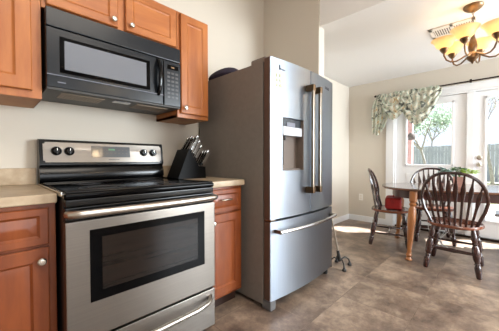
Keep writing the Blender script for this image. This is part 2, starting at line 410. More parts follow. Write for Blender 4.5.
def tree(loc, h, label, leafy=1.0, spread=.5, seed=1, lm='tleaf'):
    rnd = random.Random(seed)
    t = thing('yard_tree', label, 'tree', loc, world=False)
    bm = bmesh.new(); tips = []
    def grow(p, d, L, r, lev):
        n = 4; pts = [p]; q = p; dd = d.copy()
        for _ in range(n):
            dd = (dd+Vector((rnd.uniform(-.2, .2), rnd.uniform(-.2, .2), rnd.uniform(-.05, .12)))).normalized()
            q = q+dd*L/n; pts.append(q)
        tube(bm, pts, [r*(1-.5*i/n) for i in range(n+1)], 5)
        if lev >= 2: tips.extend(pts[1:])
        if lev < 4:
            for j in range(4 if lev < 3 else 3):
                s = pts[rnd.choice([2, 3, 4])] if lev else pts[rnd.choice([3, 4])]
                a = rnd.uniform(0, 2*PI); nd = (dd+Vector((math.cos(a), math.sin(a), rnd.uniform(-.1, .5)))*spread*1.3).normalized()
                grow(s, nd, L*rnd.uniform(.55, .75), r*.5, lev+1)
    grow(Vector((0, 0, 0)), Vector((0, 0, 1)), h*.38, h*.013, 0)
    obj('trunk', bm, 'bark', t)
    if leafy > 0:
        bm = bmesh.new()
        for p in tips:
            for _ in range(int(12*leafy)):
                c = p+Vector([rnd.gauss(0, h*.03) for _ in range(3)]); s = rnd.uniform(.028, .06)*h/5
                u = Vector([rnd.gauss(0, 1) for _ in range(3)]).normalized(); v = u.orthogonal().normalized()
                f = [bm.verts.new(c+u*s), bm.verts.new(c+v*s*.5), bm.verts.new(c-u*s), bm.verts.new(c-v*s*.5)]
                bm.faces.new(f)
        o = obj('foliage', bm, lm, t)
    return t
tree((12.6, .35, -.05), 5.4, 'green leafy yard tree seen through the left door glass', 1.0, .6, 3)
tree((15.2, -1.6, -.05), 6.2, 'bare branching yard tree seen between the two door panes', 0, .55, 5)
tree((13.0, -3.4, -.05), 6.5, 'bare pale yard tree seen through the right door glass', 0.15, .6, 8)
tree((15.3, 3.2, -.05), 5.6, 'pale green leafy yard tree farther left beyond the first tree', .8, .7, 21)
tree((22.5, 1.8, -.05), 6.6, 'grey green leafy tree directly behind the fence', .7, .7, 33)
tree((20.5, -6.6, -.05), 7.5, 'bare tree behind the fence at the far right', .25, .7, 41)
tree((22.0, 9.0, -.05), 7.5, 'tall thin tree standing beyond the fence', .4, .6, 12)
bm = bmesh.new(); box(bm, 5.60, 5.72, -.70, -.58, -.04, 2.6, bev=.006); box(bm, 5.57, 5.75, -.73, -.55, -.04, .08, bev=.006)
tag(obj('porch_post', bm, 'post'), 'reddish porch post just outside the left door glass', 'post')
t = thing('bird_feeder', 'dark round feeder hanging outside behind the left door glass', 'bird feeder', (5.3, -.76, 1.42))
bm = bmesh.new(); lathe(bm, [(.0, 0), (.05, .05), (.065, .3), (.06, .7), (.03, .95), (.0, 1)], (5.3, -.76, 1.42), (5.3, -.76, 1.56)); obj('seed_ball', bm, 'wood_dark', t)
bm = bmesh.new(); tube(bm, [(5.3, -.76, 1.56), (5.3, -.76, 2.4)], .004, 5); box(bm, 5.2, 5.59, -.772, -.690, 2.39, 2.42); obj('hanger', bm, 'rod', t)

# ================================================================ KITCHEN CABINETS
def rect(x0, x1, z0, z1, i, y): return [(x0+i, y, z0+i), (x1-i, y, z0+i), (x1-i, y, z1-i), (x0+i, y, z1-i)]
def panel_bm(x0, x1, z0, z1, yb, yf, fr=.055, raised=False):
    bm = bmesh.new()
    rings = [rect(x0, x1, z0, z1, 0, yb), rect(x0, x1, z0, z1, 0, yf+.004), rect(x0, x1, z0, z1, .004, yf), rect(x0, x1, z0, z1, fr, yf), rect(x0, x1, z0, z1, fr+.006, yf+.006)]
    if raised:
        rings += [rect(x0, x1, z0, z1, fr+.010, yf+.009), rect(x0, x1, z0, z1, fr+.042, yf+.002)]
    else:
        rings += [rect(x0, x1, z0, z1, fr+.014, yf+.010)]
    ringloft(bm, rings); return bm
def knob(x, z, y, parent, nm='knob', s=1.):
    bm = bmesh.new(); lathe(bm, [(.006*s, 0), (.006*s, .45), (.013*s, .6), (.016*s, .8), (.012*s, .95), (.004*s, 1)], (x, y, z), (x, y-.028*s, z), 16)
    return obj(nm, bm, 'knob', parent)
def cabinet_body(x0, x1, yb, yf, z0, z1, parent, m, openings, kick=False):
    bm = bmesh.new(); th = .018
    box(bm, x0, x0+th, yf+.02, yb, z0, z1); box(bm, x1-th, x1, yf+.02, yb, z0, z1)
    box(bm, x0, x1, yf+.02, yb, z0, z0+th); box(bm, x0, x1, yf+.02, yb, z1-th, z1); box(bm, x0, x1, yb-.008, yb, z0, z1)
    box(bm, x0, x1, yf, yf+.02, z0, z1, bev=.002)
    return obj('body', bm, m, parent)

G = -.003
# upper left
t = thing('wall_cabinet', 'orange wood wall cabinet left of the microwave, tall single door cut by the left edge', 'cabinet', (-.47, 0, 1.367), group='wall cabinets over the counters')
cabinet_body(-.93, -.012, G, -.33, 1.367, 2.26, t, 'cab', [])
d = obj('door', panel_bm(-.475, -.052, 1.402, 2.24, -.332, -.352, .06), 'cab', t); knob(-.43, 1.45, -.352, d)
d = obj('door', panel_bm(-.90, -.482, 1.402, 2.24, -.332, -.352, .06), 'cab', t); knob(-.53, 1.45, -.352, d)
obj('underside', B(-.925, -.017, -.325, -.01, 1.3655, 1.3668), 'cabin', t)
# over the microwave
t = thing('wall_cabinet', 'short orange wood two-door wall cabinet directly above the black microwave', 'cabinet', (.38, 0, 1.835), group='wall cabinets over the counters')
cabinet_body(-.010, .753, G, -.33, 1.833, 2.12, t, 'cab', [])
d = obj('door', panel_bm(.008, .352, 1.850, 2.105, -.332, -.352, .045), 'cabh', t); knob(.326, 1.885, -.352, d)
d = obj('door', panel_bm(.396, .740, 1.850, 2.105, -.332, -.352, .045), 'cabh', t); knob(.428, 1.885, -.352, d)
# right
t = thing('wall_cabinet', 'narrow orange wood wall cabinet right of the microwave beside the fridge', 'cabinet', (.89, 0, 1.367), group='wall cabinets over the counters')
cabinet_body(.755, 1.025, G, -.33, 1.367, 2.12, t, 'cab', [])
d = obj('door', panel_bm(.775, 1.012, 1.395, 2.105, -.332, -.352, .05), 'cab', t); knob(.803, 1.435, -.352, d)
obj('underside', B(.76, 1.02, -.325, -.01, 1.3655, 1.3668), 'cabin', t)

def base_cabinet(x0, x1, label, doors, kn):
    t = thing('base_cabinet', label, 'cabinet', ((x0+x1)/2, -.3, 0), group='base cabinets under the counters')
    cabinet_body(x0, x1, -.01, -.61, .10, .872, t, 'cab_shade', [])
    obj('toe_kick', B(x0, x1, -.54, -.52, .001, .10), 'kick', t)
    for (a, b, kx, pull) in doors:
        d = obj('drawer', panel_bm(a, b, .700, .855, -.612, -.632, .03, True), 'cab_shade', t)
        cx = (a+b)/2
        if pull:
            bm = bmesh.new(); tube(bm, [(cx-.045, -.632, .785), (cx-.045, -.652, .785), (cx-.03, -.661, .785), (cx+.03, -.661, .785), (cx+.045, -.652, .785), (cx+.045, -.632, .785)], .0055, 8)
            obj('pull_handle', bm, 'knob', d)
        else: knob(cx, .785, -.632, d)
        d = obj('door', panel_bm(a, b, .125, .688, -.612, -.632, .055, True), 'cab_shade', t)
        knob(kx, .635, -.632, d)
base_cabinet(-1.22, -.008, 'shade-darkened wood base cabinet left of the range at the photo left edge', [(-.47, -.035, -.062, False), (-.92, -.49, -.52, False)], 0)
base_cabinet(.772, 1.115, 'narrow shade-darkened wood base cabinet between the range and the fridge', [(.795, 1.095, .835, True)], 0)
def counter(x0, x1, label):
    t = thing('countertop', label, 'countertop', ((x0+x1)/2, -.3, .873), group='beige laminate countertops')
    obj('slab', B(x0, x1, -.645, -.002, .874, .915, bev=.006), 'counter', t)
    obj('backsplash', B(x0, x1, -.022, -.002, .9155, 1.012, bev=.003), 'splash', t)
counter(-1.22, -.006, 'beige laminate countertop with low backsplash left of the range')
counter(.770, 1.120, 'short beige laminate countertop under the knife block, right of the range')

# ================================================================ RANGE
t = thing('range', 'stainless steel electric range with black cooktop and wide oven window', 'stove', (.38, -.35, 0)); W_ = .762
bm = bmesh.new(); box(bm, .004, .758, -.70, -.03, .05, .895); obj('body', bm, 'blkm', t)
bm = bmesh.new(); box(bm, .05, .71, -.69, -.1, .0015, .05); obj('base', bm, 'blkm', t)
ct = obj('cooktop', B(.0, .764, -.742, -.085, .893, .920, bev=.010, seg=3), 'glass_blk', t)
bm = bmesh.new()                                    # raised black rim
rim = [(.012, -.73), (.752, -.73), (.752, -.10), (.012, -.10)]
tube(bm, [(a, b, .921) for a, b in rim], .007, 8, closed=True); obj('rim', bm, 'blk', ct)
obj('side_trim', B(-.004, .004, -.70, -.05, .905, .923, bev=.002), 'chrome', ct)
for cx, cy, r in ((.20, -.55, .105), (.56, -.55, .085), (.20, -.26, .075), (.56, -.26, .10)):
    bm = bmesh.new()
    for rr in (r, r*.62): tube(bm, [(cx+rr*math.cos(a*PI/18), cy+rr*math.sin(a*PI/18), .9203) for a in range(36)], .0012, 4, closed=True)
    obj('burner', bm, 'ring', ct)
# vent strip + door
obj('front_lip', B(.004, .758, -.742, -.70, .862, .893, bev=.006), 'blk', t)
bm = bmesh.new()
box(bm, .0, .762, -.750, -.702, .285, .802, bev=.006)
dr = obj('oven_door', bm, 'steel', t)
obj('door_top_band', B(.002, .760, -.742, -.702, .803, .860, bev=.006), 'blk', dr)
bm = bmesh.new(); box(bm, .088, .682, -.7535, -.749, .443, .758, bev=.002); obj('window_frame', bm, 'glass_blk', dr)
win = obj('window', B(.135, .632, -.7548, -.7534, .487, .722), 'ovenwin', dr)
bm = bmesh.new()
tube(bm, [(.012, -.742, .834), (.018, -.775, .836), (.05, -.795, .838), (.2, -.802, .838), (.38, -.805, .838), (.56, -.802, .838), (.71, -.795, .838), (.744, -.775, .836), (.750, -.742, .834)],
     [.016, .017, .017, .0165, .0165, .0165, .017, .017, .016], 12)
obj('door_handle', bm, 'steelh', dr)
dw = obj('drawer', B(.0, .762, -.748, -.702, .045, .274, bev=.006), 'steel', t)
bm = bmesh.new()
tube(bm, [(.035, -.742, .232), (.045, -.765, .228), (.08, -.785, .218), (.15, -.792, .212), (.38, -.794, .211), (.61, -.792, .212), (.68, -.785, .218), (.715, -.765, .228), (.727, -.742, .232)],
     [.013]*9, 12)
obj('drawer_handle', bm, 'steelh', dw)
# backguard
prof = [(-.005, .905), (-.085, .921), (-.100, .945), (-.096, .985), (-.080, 1.015), (-.094, 1.035), (-.074, 1.172), (-.066, 1.182), (-.03, 1.184), (-.005, 1.178)]
bm = bmesh.new(); prism(bm, prof, 'x', .0, .765); bg_ = obj('backguard', bm, 'blk', t, ang=50)
def onface(x0, x1, z0, z1, th, o=.0):
    def yf(z): return -.094+(z-1.035)*(.020/.137)-o
    bm = bmesh.new()
    ringloft(bm, [[(x0, yf(z0)+.002, z0), (x1, yf(z0)+.002, z0), (x1, yf(z1)+.002, z1), (x0, yf(z1)+.002, z1)], [(x0, yf(z0)-th, z0), (x1, yf(z0)-th, z0), (x1, yf(z1)-th, z1), (x0, yf(z1)-th, z1)]])
    return bm, yf
bm, yf = onface(.018, .748, 1.045, 1.166, .003)
bmesh.ops.bevel(bm, geom=[e for e in bm.edges if abs(e.verts[0].co.x-e.verts[1].co.x) < 1e-4 and abs(e.verts[0].co.z-e.verts[1].co.z) < .02], offset=.010, segments=3, affect='EDGES')
cp = obj('control_panel', bm, 'steel', bg_)
bm, _ = onface(.268, .512, 1.077, 1.150, .005); obj('display', bm, 'panelgrey', cp)
bm, _ = onface(.372, .412, 1.124, 1.135, .0056); obj('clock_segments', bm, 'digit', cp)
bm = bmesh.new()
for r_ in range(2):
    for k in range(9):
        if k in (4, 5) and r_ == 0: continue
        b2, _ = onface(.282+k*.025, .294+k*.025, 1.122-r_*.02, 1.128-r_*.02, .0056); me_ = bpy.data.meshes.new('x'); b2.to_mesh(me_); b2.free(); bm.from_mesh(me_); bpy.data.meshes.remove(me_)
obj('buttons', bm, 'ring', cp)
bm, _ = onface(.37, .44, 1.060, 1.064, .0036); obj('nameplate', bm, 'ring', cp)
for kx in (.082, .148, .612, .682):
    kz = 1.112; y = yf(kz)-.003
    bm = bmesh.new(); lathe(bm, [(.026, 0), (.026, .2), (.021, .3), (.020, .85), (.016, 1)], (kx, y, kz), (kx, y-.024, kz+.003), 20)
    box(bm, kx-.0035, kx+.0035, y-.030, y-.018, kz-.018, kz+.019, bev=.002)
    k = obj('control_knob', bm, 'blk', cp)
    bm = bmesh.new()
    tube(bm, [(kx+.027*math.cos(a*PI/12), y-.0012, kz+.027*math.sin(a*PI/12)) for a in range(24)], .0016, 5, closed=True)
    obj('knob_ring', bm, 'ring', k)
    bm = bmesh.new(); box(bm, kx-.0012, kx+.0012, y-.0315, y-.030, kz+.004, kz+.018); obj('pointer', bm, 'knob', k)

# ================================================================ MICROWAVE
t = thing('microwave', 'black over-the-range microwave oven mounted under the wall cabinets', 'microwave', (.38, -.19, 1.415))
mwx0, mwx1 = .0, .752
obj('body', B(mwx0, mwx1, -.352, -.005, 1.430, 1.828, bev=.003), 'mw', t)
obj('top_vent_band', B(mwx0, mwx1, -.380, -.352, 1.732, 1.828, bev=.006), 'mw', t)
dr = obj('door', B(mwx0, .622, -.382, -.352, 1.428, 1.727, bev=.006), 'mw', t)
bm = bmesh.new(); box(bm, .055, .53, -.3835, -.381, 1.505, 1.69, bev=.001); obj('window_surround', bm, 'glass_blk', dr)
obj('window', B(.076, .506, -.3846, -.3833, 1.525, 1.672), 'mwwin', dr)
bm = bmesh.new(); pts = []
for i in range(11):
    a = i/10; pts.append((.585, -.384-.034*math.sin(PI*a)**.6, 1.487+.228*a))
tube(bm, pts, [.011]+[.013]*9+[.011], 10); obj('door_handle', bm, 'blk', dr)
bm = bmesh.new(); box(bm, .002, .622, -.387, -.38, 1.487, 1.492, bev=.0015); obj('chrome_line', bm, 'bag2', dr)
obj('nameplate', B(.045, .080, -.3838, -.3815, 1.453, 1.458), 'bag2', dr)
pn = obj('control_panel', B(.626, mwx1, -.382, -.352, 1.428, 1.727, bev=.005), 'mw', t)
obj('display', B(.650, .732, -.3836, -.3815, 1.672, 1.702), 'glass_blk', pn)
obj('clock_segments', B(.678, .702, -.3842, -.3835, 1.682, 1.691), M['brass'], pn)
bm = bmesh.new()
for r_ in range(7):
    for k in range(3): box(bm, .650+k*.03, .671+k*.03, -.3832, -.3815, 1.640-r_*.027, 1.654-r_*.027, bev=.0005)
obj('buttons', bm, 'ring', pn)
bm = bmesh.new(); box(bm, mwx0, mwx1, -.376, -.02, 1.415, 1.430, bev=.004); bt = obj('underside', bm, mat('dark_underside', (46, 44, 42), .5), t)
for x0, x1 in ((.07, .28), (.47, .68)):
    bm = bmesh.new(); box(bm, x0, x1, -.33, -.19, 1.4115, 1.4155, bev=.001)
    for k in range(12): box(bm, x0+.01+k*.0165, x0+.016+k*.0165, -.325, -.195, 1.4095, 1.412)
    obj('grease_filter', bm, M['filt'], bt)
obj('work_light', B(.33, .43, -.34, -.28, 1.412, 1.4155, bev=.001), 'mwwin', bt)

# ================================================================ REFRIGERATOR
FX0, FX1 = 1.15, 2.045
t = thing('refrigerator', 'stainless steel french-door refrigerator with bottom freezer drawer and dispenser', 'refrigerator', (1.6, -.4, 0))
obj('body', B(FX0, FX1, -.795, -.03, .03, 1.745, bev=.004), 'fside', t)
obj('gasket', B(FX0+.012, FX1-.012, -.812, -.796, .05, 1.74), 'gask', t)
def ffront(x):
    s = (x-(FX0+FX1)/2)/((FX1-FX0)/2); return -.862-.036*(1-s*s)
def slab(x0, x1, z0, z1, yb=-.812, n=14, off=0., bev=.006):
    poly = [(x0, yb), (x0, ffront(x0)-off+.006)]
    for i in range(n+1):
        x = x0+.004+(x1-x0-.008)*i/n; poly.append((x, ffront(x)-off))
    poly += [(x1, ffront(x1)-off+.006), (x1, yb)]
    bm = bmesh.new(); ringloft(bm, [[(p[0], p[1], z0) for p in poly], [(p[0], p[1], z1) for p in poly]])
    return bm
MX = (FX0+FX1)/2+.012
# left door with the dispenser opening: built from four slabs around the recess
ox0, ox1, oz0, oz1 = 1.268, 1.512, .980, 1.362
dl = obj('left_door', slab(FX0, MX-.003, .642, 1.764), 'steelf', t)
# subtract the recess
cut = bmesh.new(); box(cut, ox0, ox1, -.98, -.825, oz0, oz1); co = obj('cutter', cut, 'blkm', dl)
bo = dl.modifiers.new('recess', 'BOOLEAN'); bo.operation = 'DIFFERENCE'; bo.object = co; bo.solver = 'EXACT'
dg = bpy.context.evaluated_depsgraph_get(); nm = bpy.data.meshes.new_from_object(dl.evaluated_get(dg))
dl.modifiers.clear(); old = dl.data; dl.data = nm; bpy.data.meshes.remove(old); bpy.data.objects.remove(co)
dl.data.materials.clear(); dl.data.materials.append(M['steelf'])
for p in dl.data.polygons: p.use_smooth = True
dl.data.set_sharp_from_angle(angle=math.radians(30))
dd = obj('door_edge', B(FX0-.001, FX0+.004, -.858, -.812, .645, 1.760), 'gask', dl)
bm = bmesh.new()
box(bm, ox0+.001, ox1-.001, -.832, -.826, oz0+.001, oz1-.001)
box(bm, ox0+.001, ox0+.006, ffront(ox0)-.001, -.83, oz0+.001, oz1-.001); box(bm, ox1-.006, ox1-.001, ffront(ox1)-.001, -.83, oz0+.001, oz1-.001)
box(bm, ox0+.001, ox1-.001, -.872, -.83, oz0+.001, oz0+.012)
dp = obj('dispenser_recess', bm, mat('recess_brown', (104, 92, 84), .35), dl)
obj('dispenser_panel', B(ox0+.003, ox1-.003, -.874, -.832, 1.300, oz1-.002, bev=.002), 'panelgrey', dp)
obj('dispenser_shelf', B(ox0+.003, ox1-.003, -.885, -.832, 1.235, 1.299, bev=.004), mat('pale_panel', (190, 196, 204), .3), dp)
obj('button_panel', B(ox0+.05, ox1-.09, -.880, -.872, 1.300, 1.332, bev=.002), 'bag2', dp)
bm = bmesh.new(); box(bm, 1.285, 1.325, -.850, -.832, 1.02, 1.225, bev=.004); obj('dispenser_paddle', bm, 'blkm', dp)
bm = bmesh.new(); lathe(bm, [(.014, 0), (.014, .7), (.009, 1)], (1.31, -.86, 1.235), (1.31, -.86, 1.20)); obj('nozzle', bm, 'blkm', dp)
dR = obj('right_door', slab(MX+.003, FX1, .642, 1.764), 'steelf', t)
fz = obj('freezer_drawer', slab(FX0, FX1, .072, .626, n=24), 'steelf', t)
obj('door_edge', B(FX0-.001, FX0+.004, -.858, -.812, .075, .622), 'gask', fz)
def vhandle(x, parent):
    y = ffront(x); bm = bmesh.new(); box(bm, x-.014, x+.014, y-.068, y-.045, .80, 1.635, bev=.006)
    h = obj('door_handle', bm, 'handle', parent)
    for z in (.80, 1.585): obj('handle_bracket', B(x-.017, x+.017, y-.070, y+.001, z, z+.05, bev=.005), M['bracket'], h)
vhandle(MX-.055, dl); vhandle(MX+.050, dR)
bm = bmesh.new(); pts = []
for i in range(17):
    x = FX0+.045+(FX1-FX0-.09)*i/16; s = (x-MX)/.45; pts.append((x, ffront(x)-.048-.012*(1-s*s), .560))
tube(bm, pts, .0125, 10); h = obj('freezer_handle', bm, 'chrome', fz)
for x in (FX0+.05, FX1-.05):
    bm = bmesh.new(); box(bm, x-.014, x+.014, ffront(x)-.058, ffront(x)+.001, .546, .574, bev=.005); obj('handle_bracket', bm, M['handle'], h)
bm = bmesh.new(); box(bm, FX0+.02, FX0+.11, -.80, -.66, 1.746, 1.788, bev=.01); obj('hinge_cover', bm, 'fside', t)
bm = bmesh.new(); box(bm, FX1-.11, FX1-.02, -.80, -.66, 1.746, 1.788, bev=.01); obj('hinge_cover', bm, 'fside', t)
bm = bmesh.new(); box(bm, FX0+.002, FX0+.06, -.866, -.78, .0015, .068, bev=.008); obj('foot', bm, mat('foot_grey', (98, 98, 100), .5), t)
bm = bmesh.new(); lathe(bm, [(.022, 0), (.024, .5), (.012, .6), (.012, 1)], (FX1-.05, -.82, .0015), (FX1-.05, -.82, .07)); obj('foot', bm, 'blkm', t)
obj('base_grille', B(FX0+.07, FX1-.09, -.80, -.78, .02, .07), 'blkm', t)
bm = bmesh.new(); box(bm, FX0+.01, FX0+.06, -.862, -.81, .627, .641, bev=.002); obj('mid_hinge', bm, 'handle', t)
# marks on the doors
bm = bmesh.new()
for k, z in enumerate((1.645, 1.611, 1.577)):
    for j in range(2):
        x = 1.205+j*.034; y = ffront(x+.014)
        box(bm, x, x+.028, y-.0022, y+.001, z-.012, z+.014)
obj('sticker', bm, 'paper', dl)
bm = bmesh.new(); y = ffront(1.26)
box(bm, 1.235, 1.241, y-.002, y+.002, 1.688, 1.722); box(bm, 1.243, 1.262, y-.002, y+.002, 1.694, 1.701); box(bm, 1.266, 1.295, y-.0045, y+.002, 1.690, 1.697)
obj('badge', bm, 'dk', dl)
bm = bmesh.new()
for k in range(7):
    x = 1.862+k*.012; y = ffront(x+.004); box(bm, x, x+.007, y-.002, y+.002, 1.672, 1.672+(.018 if k % 2 else .024))
obj('badge', bm, 'dk', dR)

# cap-like dark cloth bag lying on the fridge
t = thing('cloth_bag', 'dark purple folded cloth bag lying flat on top of the refrigerator', 'bag', (1.28, -.24, 1.745))
bm = bmesh.new()
N = 20
prof = [(1.0, 0), (1.06, .25), (.96, .55), (.72, .82), (.36, .97), (.05, 1.0)]
rings = []
for r, z in prof:
    rings.append([(1.27+.115*r*math.cos(2*PI*k/N)*(1+.05*math.sin(3*2*PI*k/N)), -.250+.165*r*math.sin(2*PI*k/N)*(1+.04*math.cos(5*2*PI*k/N)), 1.750+.088*z*(1-.18*math.sin(2*PI*k/N))) for k in range(N)])
ringloft(bm, rings); obj('pouch', bm, 'bag', t)
bm = bmesh.new(); tube(bm, [(1.185+.006*math.sin(i), -.36+.012*i, 1.752+.012*math.sin(i*PI/14)) for i in range(15)], .006, 6); obj('strap', bm, 'bag2', t)

# ================================================================ KNIFE BLOCK
KX, KY, KZ = .772, -.215, .9155
t = thing('knife_block', 'black slanted knife block on the short counter beside the fridge', 'knife block', (KX+.1, KY, KZ))
bm = bmesh.new(); prism(bm, [(KX, KZ), (KX+.095, KZ+.225), (KX+.185, KZ+.095), (KX+.245, KZ+.088), (KX+.250, KZ)], 'y', KY-.085, KY+.085)
obj('block', bm, 'block', t)
ax = Vector((.125, -.02, .215)).normalized()
def knife(p, L, label, grp, s=1.):
    k = thing('kitchen_knife', label, 'knife', tuple(p), group=grp)
    a = Vector(p)+ax*.012; b = a+ax*L
    bm = bmesh.new(); lathe(bm, [(.0075*s, 0), (.0085*s, .04), (.0095*s, .1), (.0075*s, .3), (.0085*s, .7), (.0105*s, .92), (.007*s, 1)], a, b, 10, sx=1.15, sy=.7, u=(1, 0, -.4))
    obj('handle', bm, 'blk', k)
    bm = bmesh.new(); lathe(bm, [(.0108*s, 0), (.0124*s, .2), (.0124*s, .8), (.008*s, 1)], b-ax*.020, b+ax*.005, 10, sx=1.15, sy=.75, u=(1, 0, -.4))
    obj('end_cap', bm, 'chrome', k)
    bm = bmesh.new(); box(bm, -.0012, .0012, -.0085*s, .0085*s, 0, 1)
    for v in bm.verts:
        c = v.co.copy(); v.co = a+ax*(L*(.1+.82*c.z))+Vector((0, -1, 0))*(.0060*s if c.x > 0 else .0105*s)*1.0+Vector((ax.z, 0, -ax.x))*c.y
    obj('tang', bm, 'chrome', k)
for r_, fr in enumerate((.18, .42, .66)):
    for j in range(4):
        p = Vector((KX+.095, KY-.063+.042*j, KZ+.225)).lerp(Vector((KX+.185, KY-.063+.042*j, KZ+.095)), fr)
        knife(p, (.135, .128, .12)[r_]-.006*(j % 2), ['large silver and black knife handle in the top row of the knife block', 'silver and black knife handle in the middle row of the knife block', 'silver and black knife handle in the third row of the knife block'][r_], ['top row of block knives', 'middle row of block knives', 'third row of block knives'][r_], 1.22)
for j in range(5):
    knife(Vector((KX+.213, KY-.066+.033*j, KZ+.092)), .13, 'short steak knife handle in the lowest front row of the knife block', 'steak knives in the block', 1.2)

# ================================================================ CANE
t = thing('quad_cane', 'black four-footed walking cane leaning beside the right side of the refrigerator', 'cane', (2.21, -.84, 0))
hub = Vector((2.235, -.845, .085)); top = Vector((2.115, -.742, .84))
bm = bmesh.new(); tube(bm, [hub, top], .0095, 10); obj('shaft', bm, 'handle', t)
bm = bmesh.new(); lathe(bm, [(.016, 0), (.018, .3), (.014, 1)], hub+Vector((.003, 0, -.03)), hub+(top-hub)*.10); obj('collar', bm, 'blkm', t)
bm = bmesh.new(); dv = (top-hub).normalized(); tube(bm, [top-dv*.02, top+dv*.02, top+Vector((0, .03, .045)), top+Vector((0, .09, .05)), top+Vector((0, .12, .04))], .013, 10); obj('grip', bm, 'blkm', t)
for k, (dx, dy) in enumerate(((-.075, -.085), (.10, -.06), (-.06, .07), (.085, .07))):
    bm = bmesh.new(); e = Vector((hub.x+dx, hub.y+dy, .028)); tube(bm, [hub+Vector((0, 0, -.02)), hub+Vector((dx*.55, dy*.55, .005)), hub+Vector((dx*.9, dy*.9, -.02)), e], .007, 8)
    l_ = obj('leg', bm, 'blkm', t)
    bm = bmesh.new(); lathe(bm, [(.019, 0), (.020, .4), (.012, .7), (.010, 1)], (e.x, e.y, .0015), (e.x, e.y, .035), 14); obj('rubber_foot', bm, 'blkm', l_)

# ================================================================ DINING TABLE
TA = math.radians(-68.0)                      # direction of the long axis
tc = (3.548, -1.742, 0)
t = thing('dining_table', 'oval-ended wooden dining table with glossy top and turned oak legs', 'table', tc, TA, world=False)
def sup(a, b, n, N=64, z=0):
    r = []
    for k in range(N):
        c, s = math.cos(2*PI*k/N), math.sin(2*PI*k/N)
        r.append((a*math.copysign(abs(c)**(2/n), c), b*math.copysign(abs(s)**(2/n), s), z))
    return r
La, Lb = .88, .50
bm = bmesh.new()
ringloft(bm, [sup(La-.012, Lb-.012, 2.8, z=.722), sup(La, Lb, 2.8, z=.730), sup(La, Lb, 2.8, z=.744), sup(La-.008, Lb-.008, 2.8, z=.750)])
obj('tabletop', bm, 'ttop', t)
bm = bmesh.new(); R0 = sup(La-.13, Lb-.10, 3.2, z=.635); 
o_ = [sup(La-.12, Lb-.09, 3.2, z=.635), sup(La-.12, Lb-.09, 3.2, z=.7215), sup(La-.145, Lb-.115, 3.2, z=.7215), sup(La-.145, Lb-.115, 3.2, z=.635)]
ringloft(bm, o_, closed=True); obj('apron', bm, 'apron', t)
LEGP = [(.030, 0), (.034, .012), (.024, .03), (.020, .05), (.030, .075), (.022, .10), (.021, .13), (.026, .25), (.035, .45), (.040, .60), (.036, .72), (.024, .78), (.036, .81), (.024, .835), (.038, .86), (.038, 1.0)]
for sx in (-1, 1):
    for sy in (-1, 1):
        bm = bmesh.new(); lathe(bm, LEGP, (sx*.66, sy*.43, .0015), (sx*.61, sy*.375, .7215), 16); obj('leg', bm, 'oak', t)

